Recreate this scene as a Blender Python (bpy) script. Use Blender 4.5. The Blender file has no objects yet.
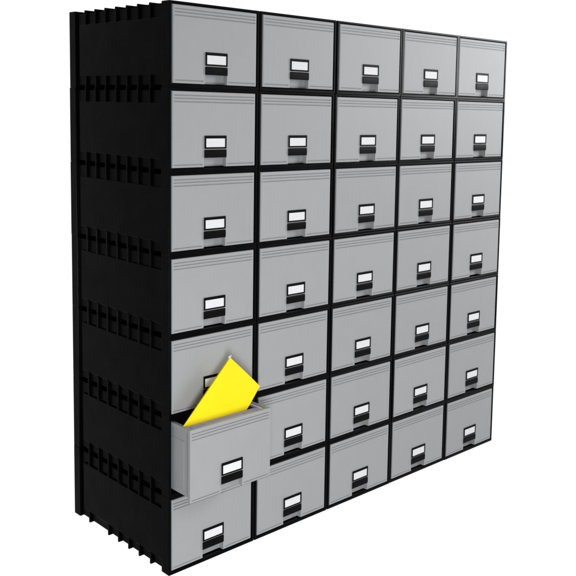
import bpy, bmesh, math, random
from mathutils import Matrix, Vector
random.seed(4)
S = 0.345            # metres per box width
H, D = 0.744, 1.7725  # height and depth of a box, in box widths
scn = bpy.context.scene
col = scn.collection

# ------------------------------------------------------------------ materials
def mat(name, base, rough=.5, spec=.5, var=0.0, bump=0.0, scale=40, fine=600, rvar=.0, tint=0):
    m = bpy.data.materials.new(name); m.use_nodes = True
    nt = m.node_tree; b = nt.nodes['Principled BSDF']
    b.inputs['Base Color'].default_value = (*base, 1)
    b.inputs['Roughness'].default_value = rough
    b.inputs['Specular IOR Level'].default_value = spec
    tc = nt.nodes.new('ShaderNodeTexCoord')
    oi = nt.nodes.new('ShaderNodeObjectInfo')
    add = nt.nodes.new('ShaderNodeVectorMath'); add.operation = 'ADD'
    sc = nt.nodes.new('ShaderNodeVectorMath'); sc.operation = 'SCALE'
    nt.links.new(oi.outputs['Location'], sc.inputs[0]); sc.inputs['Scale'].default_value = 3.7
    nt.links.new(tc.outputs['Object'], add.inputs[0]); nt.links.new(sc.outputs[0], add.inputs[1])
    n = nt.nodes.new('ShaderNodeTexNoise'); n.inputs['Scale'].default_value = scale
    n.inputs['Detail'].default_value = 5; n.inputs['Roughness'].default_value = .6
    nt.links.new(add.outputs[0], n.inputs['Vector'])
    if var:
        r = nt.nodes.new('ShaderNodeMapRange')
        r.inputs['From Min'].default_value = .3; r.inputs['From Max'].default_value = .7
        r.inputs['To Min'].default_value = 1 - var; r.inputs['To Max'].default_value = 1 + var
        nt.links.new(n.outputs['Fac'], r.inputs['Value'])
        mul = nt.nodes.new('ShaderNodeVectorMath'); mul.operation = 'SCALE'
        mul.inputs[0].default_value = base
        if tint:      # every moulding differs a little
            r3 = nt.nodes.new('ShaderNodeMapRange'); r3.inputs['To Min'].default_value = 1-tint; r3.inputs['To Max'].default_value = 1+tint
            nt.links.new(oi.outputs['Random'], r3.inputs['Value'])
            # faint upright rub marks
            mp = nt.nodes.new('ShaderNodeMapping'); mp.inputs['Scale'].default_value = (90, 90, 6)
            n3 = nt.nodes.new('ShaderNodeTexNoise'); n3.inputs['Scale'].default_value = 1; n3.inputs['Detail'].default_value = 4
            nt.links.new(add.outputs[0], mp.inputs['Vector']); nt.links.new(mp.outputs[0], n3.inputs['Vector'])
            r4 = nt.nodes.new('ShaderNodeMapRange'); r4.inputs['From Min'].default_value = .3; r4.inputs['From Max'].default_value = .75
            r4.inputs['To Min'].default_value = 1.007; r4.inputs['To Max'].default_value = .984
            nt.links.new(n3.outputs['Fac'], r4.inputs['Value'])
            m1 = nt.nodes.new('ShaderNodeMath'); m1.operation = 'MULTIPLY'; m2 = nt.nodes.new('ShaderNodeMath'); m2.operation = 'MULTIPLY'
            nt.links.new(r3.outputs[0], m1.inputs[0]); nt.links.new(r4.outputs[0], m1.inputs[1])
            nt.links.new(m1.outputs[0], m2.inputs[0]); nt.links.new(r.outputs[0], m2.inputs[1]); r = m2
        nt.links.new(r.outputs[0], mul.inputs['Scale'])
        nt.links.new(mul.outputs[0], b.inputs['Base Color'])
    if rvar:
        r2 = nt.nodes.new('ShaderNodeMapRange')
        r2.inputs['From Min'].default_value = .3; r2.inputs['From Max'].default_value = .7
        r2.inputs['To Min'].default_value = rough - rvar; r2.inputs['To Max'].default_value = rough + rvar
        nt.links.new(n.outputs['Fac'], r2.inputs['Value']); nt.links.new(r2.outputs[0], b.inputs['Roughness'])
    if bump:
        n2 = nt.nodes.new('ShaderNodeTexNoise'); n2.inputs['Scale'].default_value = fine
        n2.inputs['Detail'].default_value = 3
        nt.links.new(add.outputs[0], n2.inputs['Vector'])
        bp = nt.nodes.new('ShaderNodeBump'); bp.inputs['Strength'].default_value = bump
        bp.inputs['Distance'].default_value = .0006
        nt.links.new(n2.outputs['Fac'], bp.inputs['Height'])
        nt.links.new(bp.outputs['Normal'], b.inputs['Normal'])
    return m
GREY = mat('grey_plastic', (.362, .365, .372), .5, .35, var=.018, bump=.5, scale=16, fine=1100, rvar=.02, tint=.035)
BLACK = mat('black_plastic', (.0014, .0014, .0018), .26, .075, var=.25, bump=.12, scale=14, fine=700, rvar=.04)
BLACK2 = mat('black_handle_plastic', (.0032, .0032, .0036), .4, .06, var=.1, scale=30, rvar=.05)
CARD = mat('label_card', (.78, .78, .80), .6, .3, var=.03, scale=50)
YELLOW = mat('yellow_card', (.95, .78, .008), .6, .2, var=.025, bump=.15, scale=25, fine=500)
LILAC = mat('lilac_card', (.40, .32, .60), .7, .2, var=.12, scale=60)
BLUE = mat('blue_card', (.38, .46, .80), .7, .2, var=.12, scale=60)
WHITE = mat('white_plastic', (.82, .82, .83), .5, .3, var=.02)
HOOK = mat('pale_metal', (.62, .62, .58), .35, .6, var=.05)

# ------------------------------------------------------------------ mesh helpers (units: box widths)
def box(bm, x0, x1, y0, y1, z0, z1, bev=0):
    vs = [bm.verts.new((x, y, z)) for x in (x0, x1) for y in (y0, y1) for z in (z0, z1)]
    f = [(0,1,3,2),(4,6,7,5),(0,4,5,1),(2,3,7,6),(0,2,6,4),(1,5,7,3)]
    fs = [bm.faces.new([vs[i] for i in q]) for q in f]
    if bev:
        es = list({e for q in fs for e in q.edges})
        bmesh.ops.bevel(bm, geom=es, offset=bev, segments=2, affect='EDGES', profile=.5)
def ring(bm, ax, o, i, a0, a1, bev=0):
    """rectangular frame; o, i = outer / inner (u0,u1,v0,v1); extruded a0..a1 along axis ax"""
    def P(u, v, a):
        return {'y': (u, a, v), 'z': (u, v, a)}[ax]
    L = []
    for a in (a0, a1):
        for r in (o, i):
            L.append([bm.verts.new(P(u, v, a)) for u, v in ((r[0],r[2]),(r[1],r[2]),(r[1],r[3]),(r[0],r[3]))])
    fs = []
    for k in range(4):
        n = (k+1) % 4
        fs.append(bm.faces.new((L[0][k], L[0][n], L[1][n], L[1][k])))
        fs.append(bm.faces.new((L[2][k], L[3][k], L[3][n], L[2][n])))
        fs.append(bm.faces.new((L[0][k], L[2][k], L[2][n], L[0][n])))
        fs.append(bm.faces.new((L[1][k], L[1][n], L[3][n], L[3][k])))
    if bev:
        es = [e for e in {e for q in fs for e in q.edges} if e.calc_face_angle(0) > .5] if False else \
             list({e for q in fs for e in q.edges if not (e.verts[0] in L[0]+L[2] and e.verts[1] in L[1]+L[3]) and not (e.verts[1] in L[0]+L[2] and e.verts[0] in L[1]+L[3])})
        bmesh.ops.bevel(bm, geom=es, offset=bev, segments=2, affect='EDGES', profile=.5)
def build(name, bm, m, parent=None, smooth=False):
    bmesh.ops.recalc_face_normals(bm, faces=bm.faces)
    bmesh.ops.scale(bm, vec=(S, S, S), verts=bm.verts)
    me = bpy.data.meshes.new(name); bm.to_mesh(me); bm.free()
    me.materials.append(m)
    if smooth:
        for p in me.polygons: p.use_smooth = True
    o = bpy.data.objects.new(name, me); col.objects.link(o); o.parent = parent
    return o
def thing(name, label, cat, loc, group=None):
    o = bpy.data.objects.new(name, None); col.objects.link(o)
    o.location = Vector(loc) * S; o.empty_display_size = .05
    tag(o, label, cat, group); return o
def tag(o, label, cat, group=None):
    o['label'] = label; o['category'] = cat
    if group: o['group'] = group

# ------------------------------------------------------------------ the black shell
FINS = [.301, .50, .69, .88, 1.072, 1.26, 1.45]
def shell_mesh(missing=()):
    bm = bmesh.new()
    X0, X1, Z0, Z1 = .004, .996, -.0012, H-.0008
    ring(bm, 'y', (X0, X1, Z0, Z1), (.029, .971, .029, H-.021), 0, .118, .004)      # front frame
    ring(bm, 'y', (.0065, .9935, Z0+.002, Z1-.002), (.0465, .9535, .0275, H-.0270), .104, .1235)
    ring(bm, 'y', (X0, X1, Z0, Z1), (.05, .95, .05, H-.05), 1.655, D, .004)         # rear frame
    box(bm, .049, .951, D-.02, D-.004, .049, H-.049)                                # back plate
    box(bm, .104, .896, .1185, 1.654, Z1-.008, Z1-.002)                             # top
    box(bm, .104, .896, .1185, 1.654, Z0+.002, Z0+.008)                             # floor
    for s in (0, 1):
        m = (lambda a, b: (a, b)) if s == 0 else (lambda a, b: (1-b, 1-a))
        box(bm, *m(.0275, .0325), .1185, 1.654, .024, H-.0275)                        # side wall
        box(bm, *m(.0330, .1035), .1185, 1.654, .021, .026)                          # lower ledge
        box(bm, *m(.0330, .1035), .1185, 1.654, H-.0278, H-.0235)                    # upper ledge
        box(bm, *m(.0985, .1035), .1187, 1.6535, Z0+.001, .0205)
        box(bm, *m(.0985, .1035), .1187, 1.6535, H-.023, Z1-.001)
        box(bm, *m(.0105, .0270), .1195, 1.585, .108, H-.137, .004)                 # raised panel
        for y in FINS:
            for z0, z1 in ((Z0+.0005, .1065), (H-.1355, Z1-.0005)):
                if s == 0 and y in missing and z0 < .1: continue
                box(bm, *m(.0055, .0265), y, y+.022, z0, z1, .002)
                if z0 < .1: box(bm, *m(.026, .098), y+.001, y+.021, z0+.0005, .0208)
                else:       box(bm, *m(.026, .098), y+.001, y+.021, H-.0232, z1-.0005)
    return bm

# ------------------------------------------------------------------ drawer
ZB, ZT = .038, H-.029
XL, XR = .039, .961
NL, NR, NT = .3785, .6215, .190
RD = .052
def drawer_mesh():
    bm = bmesh.new()
    g = [ZT-.036, ZT-.063, ZT-.092, ZB+.026]            # groove centres
    gw = .0058
    zs = {ZB, ZB+.005, ZT, ZT-.005, NT, ZB+.012, ZT-.012}
    for c in g:
        for d in (-gw, -gw*.45, gw*.45, gw): zs.add(round(c+d, 5))
    z = .12
    while z < .55:
        if abs(z-NT) > .01: zs.add(z)
        z += .06
    zs = sorted(zs)
    xs = sorted({XL, XL+.005, XL+.010, XL+.012, XL+.026, NL-.026, NL-.012, NL, NR, NR+.012, NR+.026, XR-.026, XR-.012, XR-.010, XR-.005, XR, .16, .27, .5, .73, .84})
    def y(x, z):
        e = min(x-XL, XR-x, z-ZB, ZT-z)
        v = 0.0
        if e < .0045: v = .006
        elif e < .011 and e < .0095: v = .001
        for k, c in enumerate(g):
            if abs(z-c) < gw*.6:
                ok = XL+.020 <= x <= XR-.020
                if k == 3: ok = ok and not (NL-.020 < x < NR+.020)
                if ok: v = .0100
        return v
    V = {}
    for i, x in enumerate(xs):
        for j, zz in enumerate(zs): V[i, j] = bm.verts.new((x, y(x, zz), zz))
    for i in range(len(xs)-1):
        for j in range(len(zs)-1):
            if xs[i] >= NL-1e-6 and xs[i+1] <= NR+1e-6 and zs[j+1] <= NT+1e-6: continue
            bm.faces.new((V[i,j], V[i+1,j], V[i+1,j+1], V[i,j+1]))
    # skirt: outer rim and notch run back
    bound = [e for e in bm.edges if len(e.link_faces) == 1]
    r = bmesh.ops.extrude_edge_only(bm, edges=bound)
    nv = [v for v in r['geom'] if isinstance(v, bmesh.types.BMVert)]
    for v in nv:
        x, _, zz = v.co
        inn = NL-1e-4 <= x <= NR+1e-4 and zz <= NT+1e-4
        v.co.y = RD+.005 if inn else .034
    # recess: back wall, tipped slightly
    a = [bm.verts.new(p) for p in ((NL-.002, RD+.004, .0405), (NR+.002, RD+.004, .0405), (NR+.002, RD+.001, NT+.002), (NL-.002, RD+.001, NT+.002))]
    bm.faces.new(a)
    # tub
    box(bm, .066, .934, .0345, .0385, .200, ZT-.041)
    box(bm, .066, .934, .0585, .0625, .078, .204)
    box(bm, .066, .934, .0386, .0624, .200, .2035)
    box(bm, .060, .065, .0345, 1.52, .0785, ZT-.0405)
    box(bm, .935, .940, .0345, 1.52, .0785, ZT-.0405)
    box(bm, .0605, .9395, .055, 1.519, .074, .078)
    box(bm, .0655, .9345, 1.510, 1.5155, .0785, ZT-.041)
    # rolled rim
    ring(bm, 'z', (.048, .952, .030, 1.53), (.083, .917, .046, 1.50), ZT-.040, ZT-.0015, .004)
    # top of the front panel between face and rim
    box(bm, XL+.002, XR-.002, .0065, .0342, ZT-.012, ZT-.0008)
    # stiffening panels on the tub sides
    for s in (0, 1):
        m = (lambda a, b: (a, b)) if s == 0 else (lambda a, b: (1-b, 1-a))
        box(bm, *m(.0565, .0603), .125, 1.40, .130, ZT-.135, .0025)
    return bm
def holder_mesh():
    bm = bmesh.new()
    ring(bm, 'y', (NL, NR, .203, .322), (NL+.0165, NR-.0165, .218, .2965), -.010, -.0005, .003)
    return bm
def card_mesh():
    bm = bmesh.new(); box(bm, NL+.014, NR-.014, -.0065, -.0012, .2155, .299); return bm
def pull_mesh():
    bm = bmesh.new()
    # hood: curved front lip with closed cheeks, open underneath
    prof = [(-.001, .1955), (-.007, .194), (-.010, .186), (-.011, .160), (-.010, .130), (-.006, .122), (.000, .122), (.000, .172), (.030, .176), (.030, .1892), (-.0008, .1892)]
    A = [bm.verts.new((NL+.001, y, z)) for y, z in prof]; B = [bm.verts.new((NR-.001, y, z)) for y, z in prof]
    n = len(prof)
    for i in range(n): bm.faces.new((A[i], A[(i+1)%n], B[(i+1)%n], B[i]))
    bm.faces.new(A); bm.faces.new(B)
    box(bm, NL+.0032, NL+.012, .0005, .028, .128, .1755)
    box(bm, NR-.012, NR-.0032, .0005, .028, .128, .1755)
    return bm

def make_unit(label):
    t = thing('storage_drawer_unit', label, 'file drawer unit', (0, 0, 0), 'stacked file drawer units')
    build('shell', shell_mesh(), BLACK, t)
    d = build('drawer', drawer_mesh(), GREY, t)
    build('label_holder', holder_mesh(), BLACK2, d)
    build('label_card', card_mesh(), CARD, d)
    build('pull', pull_mesh(), BLACK2, d)
    return t
def copy_tree(o, parent=None):
    c = o.copy(); col.objects.link(c)
    if parent: c.parent = parent
    for ch in list(o.children): copy_tree(ch, c)
    return c

COL = ['leftmost column by the ribbed side', 'second column from left', 'middle column', 'fourth column from left', 'rightmost column']
ROW = ['top row', 'second row from the top', 'third row from the top', 'fourth row from the top', 'fifth row from the top', 'sixth row from the top', 'bottom row']
CDX = [-.004, -.0025, .0020, .0020, .0010]
RDX = [.0050, 0, -.002, 0, 0, 0, -.001]
RDZ = [.0030, .0020, .0010, .0, -.0010, -.0020, -.0030]
EXTRA = {(1,3): (.0110, 0), (1,4): (.004, 0), (1,5): (-.003, 0)}
proto = None; units = {}
for r in range(1, 8):
    for c in range(1, 6):
        label = 'closed grey drawer unit, %s, %s' % (ROW[r-1], COL[c-1])
        if (r, c) == (6, 1): label = 'drawer unit pulled open with a yellow folder standing in it'
        if (r, c) == (5, 1): label = 'closed grey drawer unit above the open drawer, partly hidden by the yellow folder'
        if (r, c) == (7, 1): label = 'closed grey drawer unit directly below the open drawer, bottom left corner'
        if (r, c) == (6, 2): label = 'closed grey drawer unit just to the right of the open drawer'
        if proto is None: u = proto = make_unit(label)
        else: u = copy_tree(proto)
        u['label'] = label
        ex = EXTRA.get((r, c), (0, 0))
        dx = CDX[c-1] + RDX[r-1] + ex[0]; dz = RDZ[r-1] + ex[1] 
        u.location = Vector((c-1+dx, random.uniform(-.004, .004) if c > 1 else 0, (7-r)*H + dz)) * S
        units[r, c] = u
        for k in u.children:      # drawers never close quite alike
            if k.name.startswith('drawer'):
                k.location = (random.uniform(-.0012, .0012)*S, random.uniform(-.004, .003)*S, random.uniform(-.0015, .0010)*S)

# the bottom left unit has one rib broken off its lower edge
old = [k for k in units[7, 1].children if k.name.startswith('shell')][0]
new = build('shell', shell_mesh((1.26,)), BLACK, units[7, 1]); bpy.data.objects.remove(old)

# open drawer
PULL = .285
ou = units[6, 1]
od = [k for k in ou.children if k.name.startswith('drawer')][0]
od.location.y = -PULL*S; od.location.z = -.006*S
# white hanging rails on the open drawer's side rims
bm = bmesh.new(); box(bm, .890, .9165, .0465, 1.48, ZT-.030, ZT-.008, .002); build('hanging_rail', bm, WHITE, od)
bm = bmesh.new(); box(bm, .0835, .091, .0465, 1.48, ZT-.060, ZT-.038, .002); build('hanging_rail', bm, WHITE, od)

def local(x, y, z):   # drawer-local (box widths) to stack coordinates
    o = ou.location/S
    return (o.x + x, o.y - PULL + y, o.z - .006 + z)
def papers(name, label, m, y0, y1, n, top, x0=.092, x1=.889):
    bm = bmesh.new(); t = (y1-y0)/n
    for i in range(n):
        zt = top - random.uniform(0, .010); a = x0+random.uniform(0, .006); b = x1-random.uniform(0, .012)
        box(bm, a-.5, b-.5, i*t+t*.12-.5*(y1-y0), (i+1)*t-t*.12-.5*(y1-y0), 0, zt-.2055)
    o = build(name, bm, m)
    o.location = Vector(local(.5, (y0+y1)/2, .2055))*S
    tag(o, label, 'folder', 'folders filed in the open drawer')
papers('file_folder', 'blue folder filed right behind the open drawer front', BLUE, .0468, .084, 4, ZT-.003)
papers('file_folder', 'lilac folder filed between the blue folder and the yellow one', LILAC, .085, .134, 5, ZT-.005)

# yellow folder, standing on its corner
A = Vector((.574, 1.985)); B = Vector((.9307, 1.6358)); D_ = Vector((.050, 1.4445)); E_ = Vector((.418, 1.107))
org = Vector((.418, 1.107))
yt = thing('folder', 'bright yellow folder sticking up diagonally out of the open drawer', 'folder', (org.x, -PULL+.146, org.y), 'folders filed in the open drawer')
def sheet(y0, sgn, rot=0.0):
    bm = bmesh.new(); N, M = 14, 20; th = .0022
    for side in (0, 1):
        V = {}
        for i in range(N+1):
            for j in range(M+1):
                u, v = i/N, j/M           # u across A->B, v along A->D
                P = (A*(1-u)+B*u)*(1-v) + (D_*(1-u)+E_*u)*v
                bul = .030*math.sin(math.pi*min(1, v*1.05))*u
                P = P + Vector((.7, -.7))*bul
                if rot: P = A + Matrix.Rotation(rot, 2) @ (P-A)
                yy = y0 + sgn*(.006*math.sin(math.pi*u)*(1-v) + .004*math.sin(3*u+2*v)*(1-v)) + side*th
                V[i, j] = bm.verts.new((P.x-org.x, yy, P.y-org.y))
        for i in range(N):
            for j in range(M): bm.faces.new((V[i,j], V[i+1,j], V[i+1,j+1], V[i,j+1]))
    return bm
build('front_flap', sheet(-.006, -1), YELLOW, yt, smooth=False)
build('back_flap', sheet(.004, 1, .006), YELLOW, yt)
bm = bmesh.new()
box(bm, -.012, .014, -.003, .003, -.012, .017, .001)
box(bm, .0142, .024, -.003, .003, .006, .017, .001)
bmesh.ops.rotate(bm, cent=(0,0,0), matrix=Matrix.Rotation(math.radians(-8), 3, 'Y'), verts=bm.verts)
bmesh.ops.translate(bm, vec=(A.x-org.x-.004, 0, A.y-org.y), verts=bm.verts)
build('hook', bm, HOOK, yt)

# ------------------------------------------------------------------ camera
f, cx_, cy_ = 882.6, 363.356, 205.213
yaw, pit, rol = .8003, -.10753, .02345
pos = Vector((-4.34356, -6.59955, 4.30906))*S
F = Vector((math.sin(yaw)*math.cos(pit), math.cos(yaw)*math.cos(pit), math.sin(pit)))
R = Vector((math.cos(yaw), -math.sin(yaw), 0)); U = R.cross(F)
R2 = R*math.cos(rol)+U*math.sin(rol); U2 = -R*math.sin(rol)+U*math.cos(rol)
cd = bpy.data.cameras.new('camera'); cam = bpy.data.objects.new('camera', cd); col.objects.link(cam)
M4 = Matrix((R2, U2, -F)).transposed().to_4x4(); M4.translation = pos
cam.matrix_world = M4
cd.sensor_width = 36; cd.lens = f/576*36
cd.shift_x = -(cx_-288)/576; cd.shift_y = (cy_-288)/576
cd.clip_start = .05; cd.clip_end = 200
scn.camera = cam

# ------------------------------------------------------------------ light: white backdrop behind the stack, dim studio elsewhere
w = bpy.data.worlds.new('World'); scn.world = w; w.use_nodes = True
nt = w.node_tree; bg = nt.nodes['Background']
tc = nt.nodes.new('ShaderNodeTexCoord')
dt = nt.nodes.new('ShaderNodeVectorMath'); dt.operation = 'DOT_PRODUCT'
dt.inputs[1].default_value = Vector((.88, .475, 0)).normalized()
ma = nt.nodes.new('ShaderNodeMath'); ma.operation = 'MULTIPLY_ADD'; ma.inputs[1].default_value = .5; ma.inputs[2].default_value = .5
cr = nt.nodes.new('ShaderNodeValToRGB'); cr.color_ramp.interpolation = 'LINEAR'
e = cr.color_ramp.elements
e[0].position = .15; e[0].color = (.42, .42, .42, 1)
e[1].position = .77; e[1].color = (1, 1, 1, 1)
k = e.new(.50); k.color = (.12, .12, .12, 1)
k = e.new(.65); k.color = (.62, .62, .62, 1)
nt.links.new(tc.outputs['Generated'], dt.inputs[0]); nt.links.new(dt.outputs['Value'], ma.inputs[0])
nt.links.new(ma.outputs[0], cr.inputs['Fac']); nt.links.new(cr.outputs['Color'], bg.inputs['Color'])
bg.inputs['Strength'].default_value = 1.02

def lamp(name, loc, target, size, power, colr=(1, 1, 1)):
    ld = bpy.data.lights.new(name, 'AREA'); ld.shape = 'SQUARE'; ld.size = size; ld.energy = power; ld.color = colr
    o = bpy.data.objects.new(name, ld); col.objects.link(o)
    o.location = Vector(loc)*S
    o.rotation_euler = (Vector(target)*S - o.location).to_track_quat('-Z', 'Y').to_euler()
lamp('softbox', (11.5, -5.4, 6.2), (3.8, 0, 4.0), 1.25, 90)
lamp('softbox', (-3.0, -6.2, 1.0), (2.2, 0, .1), 1.0, 45)

scn.view_settings.view_transform = 'Standard'; scn.view_settings.look = 'None'
scn.view_settings.exposure = 0; scn.view_settings.gamma = 1
scn.render.engine = 'CYCLES'
scn.render.resolution_x = 1024; scn.render.resolution_y = 1024
